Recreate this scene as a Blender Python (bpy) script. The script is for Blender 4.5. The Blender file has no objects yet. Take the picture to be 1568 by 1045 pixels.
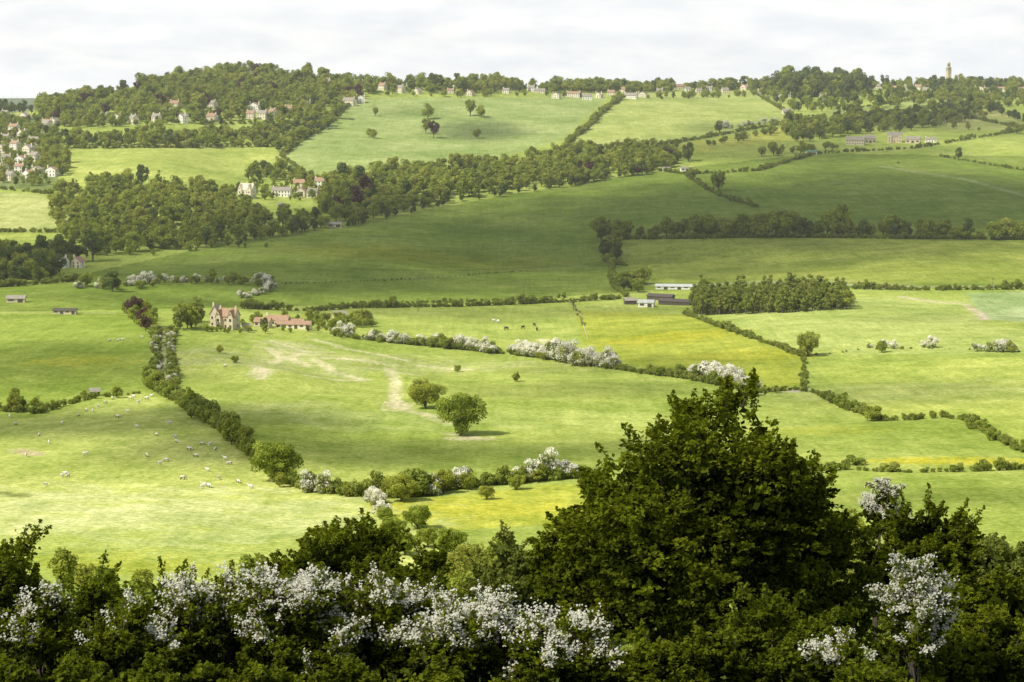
import bpy, numpy as np, math
from mathutils import Vector
rng=np.random.default_rng(7)
F=3049.;CX=784.;CY=522.5;EYE=140.
th=math.atan((CY-120)/F); ST,CT=math.sin(th),math.cos(th)
scene=bpy.context.scene
# ------------------------------------------------------------------ terrain survey
def tanv(v):
    vv=(v-CY)/F
    return (ST+vv*CT)/(CT-vv*ST)
def pchip(x,y,q):
    x=np.asarray(x,float);y=np.asarray(y,float)
    h=np.diff(x);dl=np.diff(y)/h;n=len(x);m=np.zeros(n)
    for i in range(1,n-1):
        if dl[i-1]*dl[i]>0:
            w1=2*h[i]+h[i-1];w2=h[i]+2*h[i-1]
            m[i]=(w1+w2)/(w1/dl[i-1]+w2/dl[i])
    m[0]=dl[0];m[-1]=dl[-1]
    q=np.clip(q,x[0],x[-1]);k=np.clip(np.searchsorted(x,q)-1,0,n-2)
    t=(q-x[k])/h[k]
    return ((1+2*t)*(1-t)**2*y[k]+t*(1-t)**2*h[k]*m[k]+t*t*(3-2*t)*y[k+1]+t*t*(t-1)*h[k]*m[k+1])
near=[(-200,25),(-60,8),(0,-1.8),(20,-8),(60,-25),(120,-48),(200,-70),(290,-88)]
def col(tab,far):
    p=list(near)+[(d,-tanv(v)*d) for v,d in tab]+far
    return [a for a,b in p],[b for a,b in p]
C0=[(880,400),(800,470),(740,540),(680,610),(630,690),(560,830),(500,980),(450,1180),(410,1350),(370,1500),(340,1600),(290,1780),(240,1980),(200,2180)]
cols={
 -500:col(C0+[(190,2500)],[(3000,-75),(5000,-110),(14000,-135)]),
 0:col(C0+[(174,2450)],[(3000,-62),(5000,-110),(14000,-135)]),
 110:col(C0+[(160,2500)],[(3000,-48),(5000,-100),(14000,-135)]),
 230:col(C0[:-1]+[(195,2200),(130,2650)],[(3300,-25),(5000,-90),(14000,-135)]),
 392:col([(880,400),(750,530),(680,620),(600,760),(540,900),(500,1020),(450,1200),(400,1400),(370,1520),(300,1800),(260,2000),(230,2130),(190,2300),(150,2520),(113,2800)],[(3400,-14),(5000,-80),(14000,-135)]),
 600:col([(880,400),(760,520),(660,680),(560,890),(500,1060),(455,1220),(410,1400),(360,1590),(295,1850),(250,2050),(200,2320),(150,2640),(128,2850)],[(3500,-25),(5000,-80),(14000,-135)]),
 784:col([(880,400),(760,520),(660,680),(560,900),(500,1080),(460,1230),(420,1400),(350,1650),(290,1900),(250,2080),(200,2350),(150,2700),(136,2900)],[(3500,-28),(5000,-80),(14000,-135)]),
 1176:col([(880,400),(800,470),(720,570),(620,740),(560,870),(500,1040),(460,1190),(420,1350),(370,1520),(300,1800),(250,2050),(200,2400),(160,2800),(131,3400)],[(4200,-28),(6000,-80),(14000,-135)]),
 1568:col([(880,390),(800,460),(700,590),(560,850),(500,1000),(440,1220),(370,1480),(300,1780),(230,2150),(190,2450),(150,2900),(131,3600)],[(4300,-28),(6000,-80),(14000,-135)]),
 2100:col([(880,390),(800,460),(700,590),(560,850),(500,1000),(440,1220),(370,1480),(300,1780),(230,2150),(190,2450),(150,2900),(134,3600)],[(4300,-32),(6000,-80),(14000,-135)]),
}
DG=np.concatenate([np.linspace(-200,400,120,endpoint=False),np.geomspace(400,14000,700)])
ck=sorted(cols); Zc=np.stack([pchip(*cols[k],DG) for k in ck],1)
UG=np.linspace(-500,2100,260)
ZT=np.stack([pchip(ck,Zc[i],UG) for i in range(len(DG))],0)
k=np.exp(-np.linspace(-2,2,13)**2);k/=k.sum()
ZT=np.stack([np.convolve(np.pad(r,6,mode='edge'),k,'valid') for r in ZT],0)
def hz(x,y):
    x=np.asarray(x,float);y=np.asarray(y,float)
    a=CX+F*x/np.maximum(y,60)
    ui=np.clip((a-UG[0])/(UG[1]-UG[0]),0,len(UG)-1.001)
    di=np.clip(np.interp(y,DG,np.arange(len(DG))),0,len(DG)-1.001)
    i=di.astype(int);j=ui.astype(int);fi=di-i;fj=ui-j
    z=(ZT[i,j]*(1-fi)+ZT[i+1,j]*fi)*(1-fj)+(ZT[i,j+1]*(1-fi)+ZT[i+1,j+1]*fi)*fj
    w=np.clip((y-350)/500,0,1)*np.clip((6000-y)/2000,0,1)
    z=z+w*(1.1*np.sin(x/61+y/97+1)+.8*np.sin(x/37-y/71)+.35*np.sin(x/17+y/23)*np.sin(y/19))
    e=np.exp(-(((x+60)/110)**2+((y-860)/130)**2)**2)
    z=z+e*(.9*np.sin(x/11+2.2*np.sin(y/27))+.6*np.sin(y/13+1.7*np.sin(x/19)))
    return z+EYE
MD=np.geomspace(150,9000,5000)
def ground(u,v):
    uu=(u-CX)/F;vv=(v-CY)/F
    dy=CT-vv*ST;ax=uu/dy;az=-(ST+vv*CT)/dy
    g=EYE+az*MD-hz(ax*MD,MD)
    m=MD<4200
    w=np.where((g<0)&m)[0]
    if len(w)==0: i=int(np.argmin(np.where(m,g/MD,9)));d=MD[i]
    else:
        i=max(w[0],1);t=g[i-1]/(g[i-1]-g[i]);d=MD[i-1]+t*(MD[i]-MD[i-1])
    x=ax*d
    return np.array([x,d,float(hz(x,d))])
def along(u,v,d):
    uu=(u-CX)/F;vv=(v-CY)/F;dy=CT-vv*ST
    return np.array([uu/dy*d,d,EYE-(ST+vv*CT)/dy*d])
def wline(pts,step=14):
    out=[]
    for (a,b),(c,e) in zip(pts[:-1],pts[1:]):
        n=max(1,int(math.hypot(c-a,e-b)/step))
        for i in range(n): out.append(ground(a+(c-a)*i/n,b+(e-b)*i/n))
    out.append(ground(*pts[-1]))
    return np.array(out)
def wpoly(pts): return wline(list(pts)+[pts[0]],25)[:-1,:2]
def inside(poly,x,y):
    r=np.zeros(x.shape,bool)
    m=(x>=poly[:,0].min())&(x<=poly[:,0].max())&(y>=poly[:,1].min())&(y<=poly[:,1].max())
    xs,ys=x[m],y[m];c=np.zeros(xs.shape,bool);n=len(poly)
    for i in range(n):
        x1,y1=poly[i];x2,y2=poly[(i+1)%n]
        if y1==y2: continue
        cr=((y1>ys)!=(y2>ys))&(xs<(x2-x1)*(ys-y1)/(y2-y1)+x1)
        c^=cr
    r[m]=c
    return r
# ------------------------------------------------------------------ material helpers
def newmat(name):
    m=bpy.data.materials.new(name);m.use_nodes=True;nt=m.node_tree;nt.nodes.clear()
    out=nt.nodes.new('ShaderNodeOutputMaterial')
    return m,nt,out
def N(nt,t,**kw):
    n=nt.nodes.new(t)
    for k_,v_ in kw.items(): setattr(n,k_,v_)
    return n
def mixc(nt,fac,a,b,bt='MIX'):
    n=N(nt,'ShaderNodeMix',data_type='RGBA',blend_type=bt)
    for s,v in ((0,fac),(6,a),(7,b)):
        if isinstance(v,bpy.types.NodeSocket): nt.links.new(v,n.inputs[s])
        else: n.inputs[s].default_value=v if s==0 else (*v,1)
    return n.outputs[2]
def noise(nt,scale,detail=3,vec=None,rough=.55):
    n=N(nt,'ShaderNodeTexNoise');n.inputs['Scale'].default_value=scale;n.inputs['Detail'].default_value=detail;n.inputs['Roughness'].default_value=rough
    if vec is not None: nt.links.new(vec,n.inputs['Vector'])
    return n.outputs['Fac']
def mrange(nt,val,a,b,c,d):
    n=N(nt,'ShaderNodeMapRange');nt.links.new(val,n.inputs[0])
    for i,q in enumerate((a,b,c,d)): n.inputs[i+1].default_value=q
    return n.outputs[0]
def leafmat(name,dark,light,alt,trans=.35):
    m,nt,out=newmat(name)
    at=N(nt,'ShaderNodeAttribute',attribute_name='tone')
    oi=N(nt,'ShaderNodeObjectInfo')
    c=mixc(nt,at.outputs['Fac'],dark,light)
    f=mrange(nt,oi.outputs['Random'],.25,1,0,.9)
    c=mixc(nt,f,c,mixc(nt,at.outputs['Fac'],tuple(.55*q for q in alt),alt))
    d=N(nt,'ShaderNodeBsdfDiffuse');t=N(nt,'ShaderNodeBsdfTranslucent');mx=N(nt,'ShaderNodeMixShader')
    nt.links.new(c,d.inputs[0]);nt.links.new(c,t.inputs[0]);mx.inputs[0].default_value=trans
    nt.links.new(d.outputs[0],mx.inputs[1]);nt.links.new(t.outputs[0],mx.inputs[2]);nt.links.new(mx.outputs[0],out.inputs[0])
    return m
def plain(name,c,var=.2,scale=1.5,rough=.85):
    m,nt,out=newmat(name)
    p=N(nt,'ShaderNodeBsdfPrincipled');p.inputs['Roughness'].default_value=rough
    tc=N(nt,'ShaderNodeTexCoord')
    f=noise(nt,scale,5,tc.outputs['Object'])
    cc=mixc(nt,mrange(nt,f,.3,.7,0,1),tuple(x*(1-var) for x in c),tuple(min(1,x*(1+var)) for x in c))
    nt.links.new(cc,p.inputs['Base Color']);nt.links.new(p.outputs[0],out.inputs[0])
    return m
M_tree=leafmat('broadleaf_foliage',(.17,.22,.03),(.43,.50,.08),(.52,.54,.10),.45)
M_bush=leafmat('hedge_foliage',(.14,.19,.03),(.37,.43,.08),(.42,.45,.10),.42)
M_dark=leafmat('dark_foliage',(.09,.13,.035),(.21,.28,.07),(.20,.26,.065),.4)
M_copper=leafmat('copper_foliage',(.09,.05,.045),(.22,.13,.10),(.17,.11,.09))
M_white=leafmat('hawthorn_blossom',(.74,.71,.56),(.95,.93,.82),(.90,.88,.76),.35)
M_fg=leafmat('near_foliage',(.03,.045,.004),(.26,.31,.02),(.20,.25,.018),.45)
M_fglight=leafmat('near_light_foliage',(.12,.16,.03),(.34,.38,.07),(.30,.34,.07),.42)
M_bark=plain('bark',(.10,.08,.06),.4,4)
# ------------------------------------------------------------------ mesh helpers
def mesh_np(name,V,Q,mats,mi=None,tone=None,smooth=False):
    me=bpy.data.meshes.new(name);n=len(V);m=len(Q)
    me.vertices.add(n);me.vertices.foreach_set('co',np.ascontiguousarray(V,dtype=np.float32).ravel())
    me.loops.add(m*4);me.loops.foreach_set('vertex_index',np.ascontiguousarray(Q,dtype=np.int32).ravel())
    me.polygons.add(m);me.polygons.foreach_set('loop_start',np.arange(0,m*4,4,dtype=np.int32))
    for a in mats: me.materials.append(a)
    if mi is not None: me.polygons.foreach_set('material_index',np.asarray(mi,dtype=np.int32))
    if smooth: me.polygons.foreach_set('use_smooth',np.ones(m,bool))
    if tone is not None:
        at=me.attributes.new('tone','FLOAT','POINT');at.data.foreach_set('value',np.asarray(tone,dtype=np.float32))
    me.update(calc_edges=True)
    return me
def nrm(a): return a/np.maximum(np.linalg.norm(a,axis=-1,keepdims=True),1e-6)
class Geo:
    def __init__(s): s.V=[];s.Q=[];s.M=[];s.T=[];s.n=0
    def add(s,V,Q,mi,tone):
        s.V.append(V);s.Q.append(Q+s.n);s.M.append(np.full(len(Q),mi));s.T.append(np.broadcast_to(tone,(len(V),)));s.n+=len(V)
    def leaves(s,C,Nn,size,tone,mi=0,asp=.7):
        n=len(C)
        if n==0: return
        size=np.broadcast_to(size,(n,))*rng.uniform(.7,1.3,n)
        Nn=nrm(Nn);r=rng.normal(size=(n,3));t=nrm(np.cross(Nn,r));b=np.cross(Nn,t)
        t=t*size[:,None];b=b*(size*asp)[:,None]
        V=np.stack([C-t,C-b-.15*t,C+t,C+b-.15*t],1).reshape(-1,3)
        s.add(V,np.arange(n*4).reshape(n,4),mi,np.repeat(np.broadcast_to(tone,(n,)),4))
    def tube(s,path,rad,kk=6,mi=0,tone=.5):
        path=np.asarray(path,float);n=len(path)
        rad=np.asarray(rad,float)
        if rad.ndim==1: rad=np.stack([rad,rad],1)
        T=nrm(np.gradient(path,axis=0));up=np.array([0,0,1.]) if abs(T[0][2])<.85 else np.array([1.,0,0])
        A=nrm(np.cross(T,up));B=np.cross(A,T)
        an=np.arange(kk)*2*math.pi/kk
        V=(path[:,None]+A[:,None]*(np.cos(an)[None,:,None]*rad[:,0,None,None])+B[:,None]*(np.sin(an)[None,:,None]*rad[:,1,None,None])).reshape(-1,3)
        Q=[[i*kk+j,i*kk+(j+1)%kk,(i+1)*kk+(j+1)%kk,(i+1)*kk+j] for i in range(n-1) for j in range(kk)]
        s.add(V,np.array(Q),mi,tone)
    def mesh(s,name,mats,smooth=False):
        return mesh_np(name,np.concatenate(s.V),np.concatenate(s.Q),mats,np.concatenate(s.M),np.concatenate(s.T),smooth)
def obj(name,me,loc=(0,0,0),rot=0,scale=1,parent=None,link=True):
    o=bpy.data.objects.new(name,me)
    o.location=loc;o.rotation_euler=(0,0,rot)
    o.scale=(scale,)*3 if np.isscalar(scale) else scale
    if link: scene.collection.objects.link(o)
    if parent: o.parent=parent
    return o
def sph(n):
    return nrm(rng.normal(size=(n,3)))
def tree_mesh(name,h=13,rx=5.2,trunk=3.2,nb=18,nl=1800,ls=.42,mat=None,shape=1.0,wh=0,rf=(.24,.42),top=1.):
    g=Geo();mats=[mat,M_bark,M_white]
    cz=(h+trunk)/2;rz=(h-trunk)/2
    cen=[];rad=[]
    for i in range(nb):
        d=sph(1)[0];q=rng.uniform(.45,.9)
        p=np.array([d[0]*rx*q,d[1]*rx*q,d[2]*rz*q])
        if shape<1: p[:2]*=1-(1-shape)*max(0,p[2]/rz)
        cen.append(p+[0,0,cz]);rad.append(rx*rng.uniform(*rf))
    cen=np.array(cen);rad=np.array(rad);bt=rng.uniform(.05,.85,nb)
    w=rad**2/np.sum(rad**2);b=rng.choice(nb,nl,p=w)
    d=sph(nl);d[:,2]=np.where(rng.random(nl)<.35,np.abs(d[:,2]),d[:,2])
    P=cen[b]+d*rad[b][:,None]*rng.uniform(.72,1.12,nl)[:,None]
    P[:,2]=np.maximum(P[:,2],trunk*.35)
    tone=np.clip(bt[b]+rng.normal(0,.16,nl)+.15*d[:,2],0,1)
    if wh:
        bw=rng.random(nb)<wh
        iswh=(rng.random(nl)<np.where(bw[b],.95,.12)*(.5+.5*d[:,2]+.25))
    else: iswh=np.zeros(nl,bool)
    nn=d+rng.normal(0,.55,(nl,3))
    g.leaves(P[~iswh],nn[~iswh],ls,tone[~iswh],0,.8)
    if iswh.any(): g.leaves(P[iswh]+d[iswh]*.10,nn[iswh],ls*.9,tone[iswh],2,.8)
    tr=h*.022+.05
    g.tube([[0,0,-1],[.1,0,trunk],[0,.2,cz+rz*.4]],[tr*1.3,tr,tr*.3],6,1)
    for i in range(min(7,nb)):
        g.tube([[0.05,.05,trunk*.9],(cen[i]+[0,0,trunk])/2,cen[i]],[tr*.6,tr*.35,tr*.1],5,1)
    return g.mesh(name,mats)
def coll(name,meshes):
    c=bpy.data.collections.new(name)
    for i,me in enumerate(meshes):
        o=bpy.data.objects.new(name+'_%02d'%i,me);c.objects.link(o)
    return c
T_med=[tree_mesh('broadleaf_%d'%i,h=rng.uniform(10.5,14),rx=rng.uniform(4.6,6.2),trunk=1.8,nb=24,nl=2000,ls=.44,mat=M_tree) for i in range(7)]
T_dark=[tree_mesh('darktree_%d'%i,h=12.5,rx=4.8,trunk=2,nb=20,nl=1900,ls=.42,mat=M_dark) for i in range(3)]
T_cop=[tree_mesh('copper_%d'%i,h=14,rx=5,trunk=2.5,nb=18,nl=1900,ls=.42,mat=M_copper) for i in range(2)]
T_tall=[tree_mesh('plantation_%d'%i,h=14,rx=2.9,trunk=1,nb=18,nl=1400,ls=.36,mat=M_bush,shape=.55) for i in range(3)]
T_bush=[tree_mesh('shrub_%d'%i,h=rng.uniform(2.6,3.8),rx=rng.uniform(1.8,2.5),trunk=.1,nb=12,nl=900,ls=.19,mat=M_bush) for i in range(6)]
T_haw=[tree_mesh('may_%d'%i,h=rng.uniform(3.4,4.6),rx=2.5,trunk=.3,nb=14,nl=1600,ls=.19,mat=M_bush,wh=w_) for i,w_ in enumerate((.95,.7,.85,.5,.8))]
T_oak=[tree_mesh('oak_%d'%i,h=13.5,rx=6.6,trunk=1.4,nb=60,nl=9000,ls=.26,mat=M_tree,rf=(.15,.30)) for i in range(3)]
COL={'tree':coll('src_tree',T_med),'dark':coll('src_dark',T_dark),'copper':coll('src_copper',T_cop),'tall':coll('src_tall',T_tall),'bush':coll('src_bush',T_bush),'haw':coll('src_haw',T_haw)}
NV={k_:len(c.objects) for k_,c in COL.items()}
def gn_for(kind):
    ng=bpy.data.node_groups.new('instance_'+kind,'GeometryNodeTree')
    ng.interface.new_socket('Geometry',in_out='INPUT',socket_type='NodeSocketGeometry')
    ng.interface.new_socket('Geometry',in_out='OUTPUT',socket_type='NodeSocketGeometry')
    i=ng.nodes.new('NodeGroupInput');o=ng.nodes.new('NodeGroupOutput')
    ci=ng.nodes.new('GeometryNodeCollectionInfo');ci.inputs['Collection'].default_value=COL[kind]
    ci.inputs['Separate Children'].default_value=True;ci.inputs['Reset Children'].default_value=True
    ip=ng.nodes.new('GeometryNodeInstanceOnPoints');ip.inputs['Pick Instance'].default_value=True
    def at(n,t):
        a=ng.nodes.new('GeometryNodeInputNamedAttribute');a.data_type=t;a.inputs['Name'].default_value=n
        return [s for s in a.outputs if s.enabled][0]
    L=ng.links.new
    L(i.outputs[0],ip.inputs['Points']);L(ci.outputs[0],ip.inputs['Instance'])
    L(at('idx','INT'),ip.inputs['Instance Index']);L(at('rot','FLOAT_VECTOR'),ip.inputs['Rotation']);L(at('scl','FLOAT_VECTOR'),ip.inputs['Scale'])
    L(ip.outputs[0],o.inputs[0])
    return ng
GN={k_:gn_for(k_) for k_ in COL}
MASS={};HOUSES=[]
def put(mass,kind,P,s,hs=None):
    P=np.atleast_2d(P);n=len(P)
    s=np.broadcast_to(s,(n,))*rng.uniform(.75,1.25,n)
    hh=s*rng.uniform(.8,1.15,n) if hs is None else s*hs
    MASS.setdefault((mass,kind),[]).append((P.copy(),np.stack([s,s,hh],1)))
def flush():
    for (mass,kind),L in MASS.items():
        P=np.concatenate([a for a,b in L]);S=np.concatenate([b for a,b in L])
        if kind in('tree','dark','copper','tall'):
            keep=np.ones(len(P),bool);soft='garden' in mass
            for hx,hy,hw in HOUSES:
                bx=P[:,0]*hy/np.maximum(P[:,1],1)
                fr=(7 if soft else (45 if hy>1300 else 25))
                if 'skyline' in mass: fr=110
                keep&=~((np.abs(bx-hx)<hw/2+(3.0 if 'skyline' not in mass else 1.6)*S[:,0])&(P[:,1]>hy-fr)&(P[:,1]<hy+8))
            P=P[keep];S=S[keep]
        n=len(P)
        if n==0: continue
        me=bpy.data.meshes.new(mass);me.vertices.add(n);me.vertices.foreach_set('co',P.astype(np.float32).ravel())
        a=me.attributes.new('scl','FLOAT_VECTOR','POINT');a.data.foreach_set('vector',S.astype(np.float32).ravel())
        R=np.zeros((n,3),np.float32);R[:,2]=rng.uniform(0,6.28,n);R[:,:2]=rng.normal(0,.04,(n,2))
        a=me.attributes.new('rot','FLOAT_VECTOR','POINT');a.data.foreach_set('vector',R.ravel())
        a=me.attributes.new('idx','INT','POINT');a.data.foreach_set('value',rng.integers(0,NV[kind],n).astype(np.int32))
        o=obj(mass,me);md=o.modifiers.new('instances','NODES');md.node_group=GN[kind]
def gz(x,y): return np.stack([x,y,hz(x,y)-.2],1)
def wood(mass,pts,sp,mix,s=1.0):
    poly=wpoly(pts)
    x0,y0=poly.min(0);x1,y1=poly.max(0)
    gx,gy=np.meshgrid(np.arange(x0,x1,sp),np.arange(y0,y1,sp))
    x=(gx+rng.uniform(-.5,.5,gx.shape)*sp).ravel();y=(gy+rng.uniform(-.5,.5,gx.shape)*sp).ravel()
    m=inside(poly,x,y);x,y=x[m],y[m]
    kinds=list(mix);pr=np.array([mix[q] for q in kinds]);ch=rng.choice(len(kinds),len(x),p=pr/pr.sum())
    for i,kd in enumerate(kinds):
        mm=ch==i
        if mm.any(): put(mass if kd!='copper' else mass+'_copper_beeches',kd,gz(x[mm],y[mm]),s*rng.uniform(.65,1.25,mm.sum()))
def hedge(mass,pts,kind,sp=2.2,w=.8,s=1.0,gap=0):
    L=wline(pts,10);seg=np.linalg.norm(np.diff(L[:,:2],axis=0),axis=1);cum=np.r_[0,np.cumsum(seg)]
    t=np.arange(0,cum[-1],sp);t=t+rng.uniform(-.4,.4,len(t))*sp
    x=np.interp(t,cum,L[:,0])+rng.normal(0,w,len(t));y=np.interp(t,cum,L[:,1])+rng.normal(0,w,len(t))
    keep=rng.random(len(t))>=gap
    ss=s*(1+.2*np.sin(t/23+x/31)+.15*np.sin(t/7))
    if keep.any(): put(mass,kind,gz(x[keep],y[keep]),ss[keep])
def single(name,u,v,me,hpx,src_h,rot=None,wf=1):
    p=ground(u,v);s=hpx*p[1]/F/src_h
    return obj(name,me,(p[0],p[1],p[2]-.2),rng.uniform(0,6.28) if rot is None else rot,(s*wf,s*wf,s))
# ------------------------------------------------------------------ terrain sheet
aa=np.concatenate([np.linspace(-.9,-.31,40,endpoint=False),np.linspace(-.31,.31,640),np.linspace(.32,.9,40)])
yy=np.concatenate([np.linspace(-58,285,70,endpoint=False),np.geomspace(285,4400,880),np.geomspace(4450,13500,60)])
Y,A=np.meshgrid(yy,aa,indexing='ij');X=A*(Y+60);Z=hz(X,Y)
nr,nc=X.shape
Colr=np.empty((nr,nc,3));Colr[:]=(.34,.41,.085)
def sn(x,y,s,seed):
    r=np.random.default_rng(seed);o=0
    for i in range(7):
        a=r.uniform(0,6.28);f=(1.6**(i%4))/s;o=o+np.sin((x*math.cos(a)+y*math.sin(a))*f*6.28+r.uniform(0,6.28)+1.3*np.sin((x*math.sin(a)-y*math.cos(a))*f*4))
    return o/7
def paint(pts,c,amt=1.):
    m=inside(wpoly(pts),X,Y);Colr[m]=Colr[m]*(1-amt)+np.array(c)*amt
def blot(u,v,rx,ry,c,amt=.8,sd=1):
    p=ground(u,v);r=((X-p[0])/rx)**2+((Y-p[1])/ry)**2
    w=np.clip(1.2-r*.8+1.5*sn(X,Y,min(rx,ry)*1.1,sd)+.6*sn(X,Y,min(rx,ry)*.35,sd+50),0,1)*amt*np.clip(3-r,0,1)
    Colr[:]=Colr*(1-w[...,None])+np.array(c)*w[...,None]
def stroke(pts,w,c,amt=1.):
    L=wline(pts,8)[:,:2]
    m=(X>L[:,0].min()-12)&(X<L[:,0].max()+12)&(Y>L[:,1].min()-12)&(Y<L[:,1].max()+12)
    xs,ys=X[m],Y[m];D=np.full(xs.shape,1e9)
    for p,q in zip(L[:-1],L[1:]):
        d=q-p;t=np.clip(((xs-p[0])*d[0]+(ys-p[1])*d[1])/max(d@d,1e-6),0,1)
        D=np.minimum(D,np.hypot(xs-p[0]-t*d[0],ys-p[1]-t*d[1]))
    D=D+.9*w*sn(xs,ys,9,5)
    k_=(np.clip(1.5-D/w,0,1)*amt)[:,None];Colr[m]=Colr[m]*(1-k_)+np.array(c)*k_
G_rich=(.20,.27,.045);STRAW=(.62,.58,.32)
w_=np.clip((Y-3900)/300,0,1)[...,None];Colr[:]=Colr*(1-w_)+np.array((.16,.20,.13))*w_  # far land tinted grey-green, distance haze put into the ground colour
m=(A<-.12)&(Y>2700);Colr[m]=(.17,.22,.12)  # left distance given the same painted haze tint
paint([(-100,455),(150,415),(350,372),(600,332),(780,298),(1000,262),(1250,235),(1620,240),(1620,440),(1000,445),(700,465),(400,470),(-100,480)],G_rich)
paint([(940,368),(1180,362),(1400,368),(1600,372),(1600,435),(1010,432),(960,410)],(.28,.33,.06))
paint([(85,225),(430,215),(430,250),(350,275),(120,265)],(.38,.44,.10))
paint([(425,245),(550,150),(930,150),(860,215),(760,245),(600,255),(480,275)],(.31,.39,.12))
paint([(870,218),(930,165),(1000,138),(1150,138),(1215,182),(1000,225)],(.38,.44,.12))
paint([(990,228),(1240,190),(1230,215),(1020,240)],(.38,.41,.08))
paint([(1270,170),(1480,140),(1500,155),(1280,185)],(.33,.39,.11))
paint([(1430,185),(1520,165),(1568,190),(1568,198),(1450,200)],(.38,.41,.12))
paint([(-60,290),(80,300),(120,340),(110,355),(-60,350)],(.42,.46,.15))
paint([(-60,170),(60,180),(90,200),(90,290),(-60,290)],(.18,.23,.07))
paint([(-60,482),(230,482),(232,590),(120,600),(60,632),(-60,625)],(.27,.35,.06))
paint([(880,475),(1050,482),(1230,548),(1230,596),(1160,600),(1060,575),(900,548)],(.34,.385,.055))
paint([(1090,482),(1300,455),(1480,460),(1510,500),(1568,505),(1620,540),(1235,545)],(.39,.46,.12))
paint([(1478,449),(1620,445),(1620,498),(1508,489)],(.34,.43,.17))
paint([(1240,560),(1620,545),(1620,700),(1500,655),(1440,640),(1350,645)],(.41,.47,.10))
paint([(-60,640),(60,640),(220,600),(330,655),(400,720),(540,768),(700,850),(700,900),(-60,900)],(.43,.49,.12))
paint([(560,775),(640,765),(850,742),(900,742),(900,800),(700,812),(600,795)],(.39,.43,.06))
blot(1000,520,26,24,(.47,.44,.04),.6,2);blot(1060,512,30,20,(.47,.44,.04),.5,3);blot(120,553,22,16,(.42,.40,.04),.5,4);blot(1150,545,30,20,(.47,.44,.04),.4,5)
blot(1470,706,26,8,(.56,.50,.04),.7,6);blot(1250,660,25,14,(.48,.47,.06),.4,8);blot(560,385,60,40,(.27,.28,.03),.5,9);blot(740,780,30,14,(.5,.47,.04),.4,26)
blot(150,860,20,12,(.50,.50,.05),.4,10);blot(700,400,90,50,(.25,.27,.03),.4,11);blot(1400,705,14,6,(.5,.46,.04),.5,12);blot(250,870,20,8,(.50,.49,.05),.4,17)
blot(300,790,50,40,(.54,.58,.24),.6,13);blot(60,780,30,40,(.54,.58,.24),.5,14);blot(520,640,60,30,(.46,.51,.18),.5,15);blot(900,640,70,40,(.42,.49,.13),.5,16)
blot(420,560,45,35,(.45,.48,.20),.5,18);blot(620,560,70,30,(.46,.48,.20),.45,19);blot(1400,600,60,30,(.48,.53,.18),.5,20);blot(300,640,30,40,(.26,.34,.06),.5,27);blot(1050,620,60,20,(.30,.38,.07),.5,28)
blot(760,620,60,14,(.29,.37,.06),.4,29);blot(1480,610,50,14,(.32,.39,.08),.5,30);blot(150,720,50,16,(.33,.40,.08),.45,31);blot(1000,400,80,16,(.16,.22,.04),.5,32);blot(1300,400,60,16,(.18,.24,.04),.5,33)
for a in ([(598,565),(606,590),(604,615),(625,630),(665,637)],[(590,628),(640,632),(690,650)],[(390,560),(403,570),(400,580)],[(415,522),(440,530),(470,540),(440,548),(470,560)],
          [(470,575),(520,583),(560,582)],[(485,552),(510,570),(550,580)],[(520,533),(590,545),(620,552)],[(690,665),(735,672)],[(605,570),(640,575)],[(480,520),(520,530)],[(830,520),(870,552)],[(640,560),(700,566),(720,566)],[(500,548),(560,552),(600,560)],[(415,535),(430,548),(420,556)]):
    stroke(a,2.4,STRAW,.8)
blot(610,622,6,9,(.64,.57,.35),.9,21);blot(715,672,8,5,(.64,.57,.35),.8,22);blot(450,535,16,22,(.52,.52,.25),.6,23);blot(400,570,5,12,(.57,.54,.3),.7,24)
for a in ([(1480,468),(1500,480),(1508,490)],[(1380,455),(1430,463),(1480,466)]): stroke(a,2.5,(.6,.5,.34),.8)
stroke([(985,436),(1060,438),(1160,432),(1300,436),(1400,440),(1568,438)],2.5,(.5,.47,.34),.8)
stroke([(1350,255),(1480,275),(1568,300)],4,(.40,.42,.20),.6)
stroke([(1380,350),(1568,362)],4,(.33,.35,.15),.4)
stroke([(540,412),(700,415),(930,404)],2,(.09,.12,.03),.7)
stroke([(250,500),(248,560),(245,590)],2.,(.3,.30,.18),.6)
stroke([(1215,600),(1230,596)],3,(.55,.48,.36),.9)
stroke([(30,690),(52,696)],3,(.50,.40,.24),.8);stroke([(0,755),(34,760)],3,(.10,.13,.04),.6)
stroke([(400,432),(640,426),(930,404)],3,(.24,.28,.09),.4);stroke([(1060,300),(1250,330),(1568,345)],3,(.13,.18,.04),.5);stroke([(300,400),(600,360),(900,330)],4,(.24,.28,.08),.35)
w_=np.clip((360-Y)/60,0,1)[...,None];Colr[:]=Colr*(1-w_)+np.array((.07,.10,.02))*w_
V=np.stack([X,Y,Z],-1).reshape(-1,3)
ii=np.arange(nr*nc).reshape(nr,nc)
Q=np.stack([ii[:-1,:-1],ii[:-1,1:],ii[1:,1:],ii[1:,:-1]],-1).reshape(-1,4)
m,nt,out=newmat('pasture')
at=N(nt,'ShaderNodeAttribute',attribute_name='Col');geo=N(nt,'ShaderNodeNewGeometry')
pos=geo.outputs['Position']
c=at.outputs['Color']
c=mixc(nt,1.,c,mixc(nt,mrange(nt,noise(nt,.012,4,pos),.3,.7,0,1),(.76,.82,.68),(1.22,1.15,1.28)),'MULTIPLY')
c=mixc(nt,1.,c,mixc(nt,mrange(nt,noise(nt,.07,6,pos,.75),.3,.7,0,1),(.66,.73,.6),(1.3,1.24,1.4)),'MULTIPLY')
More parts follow.
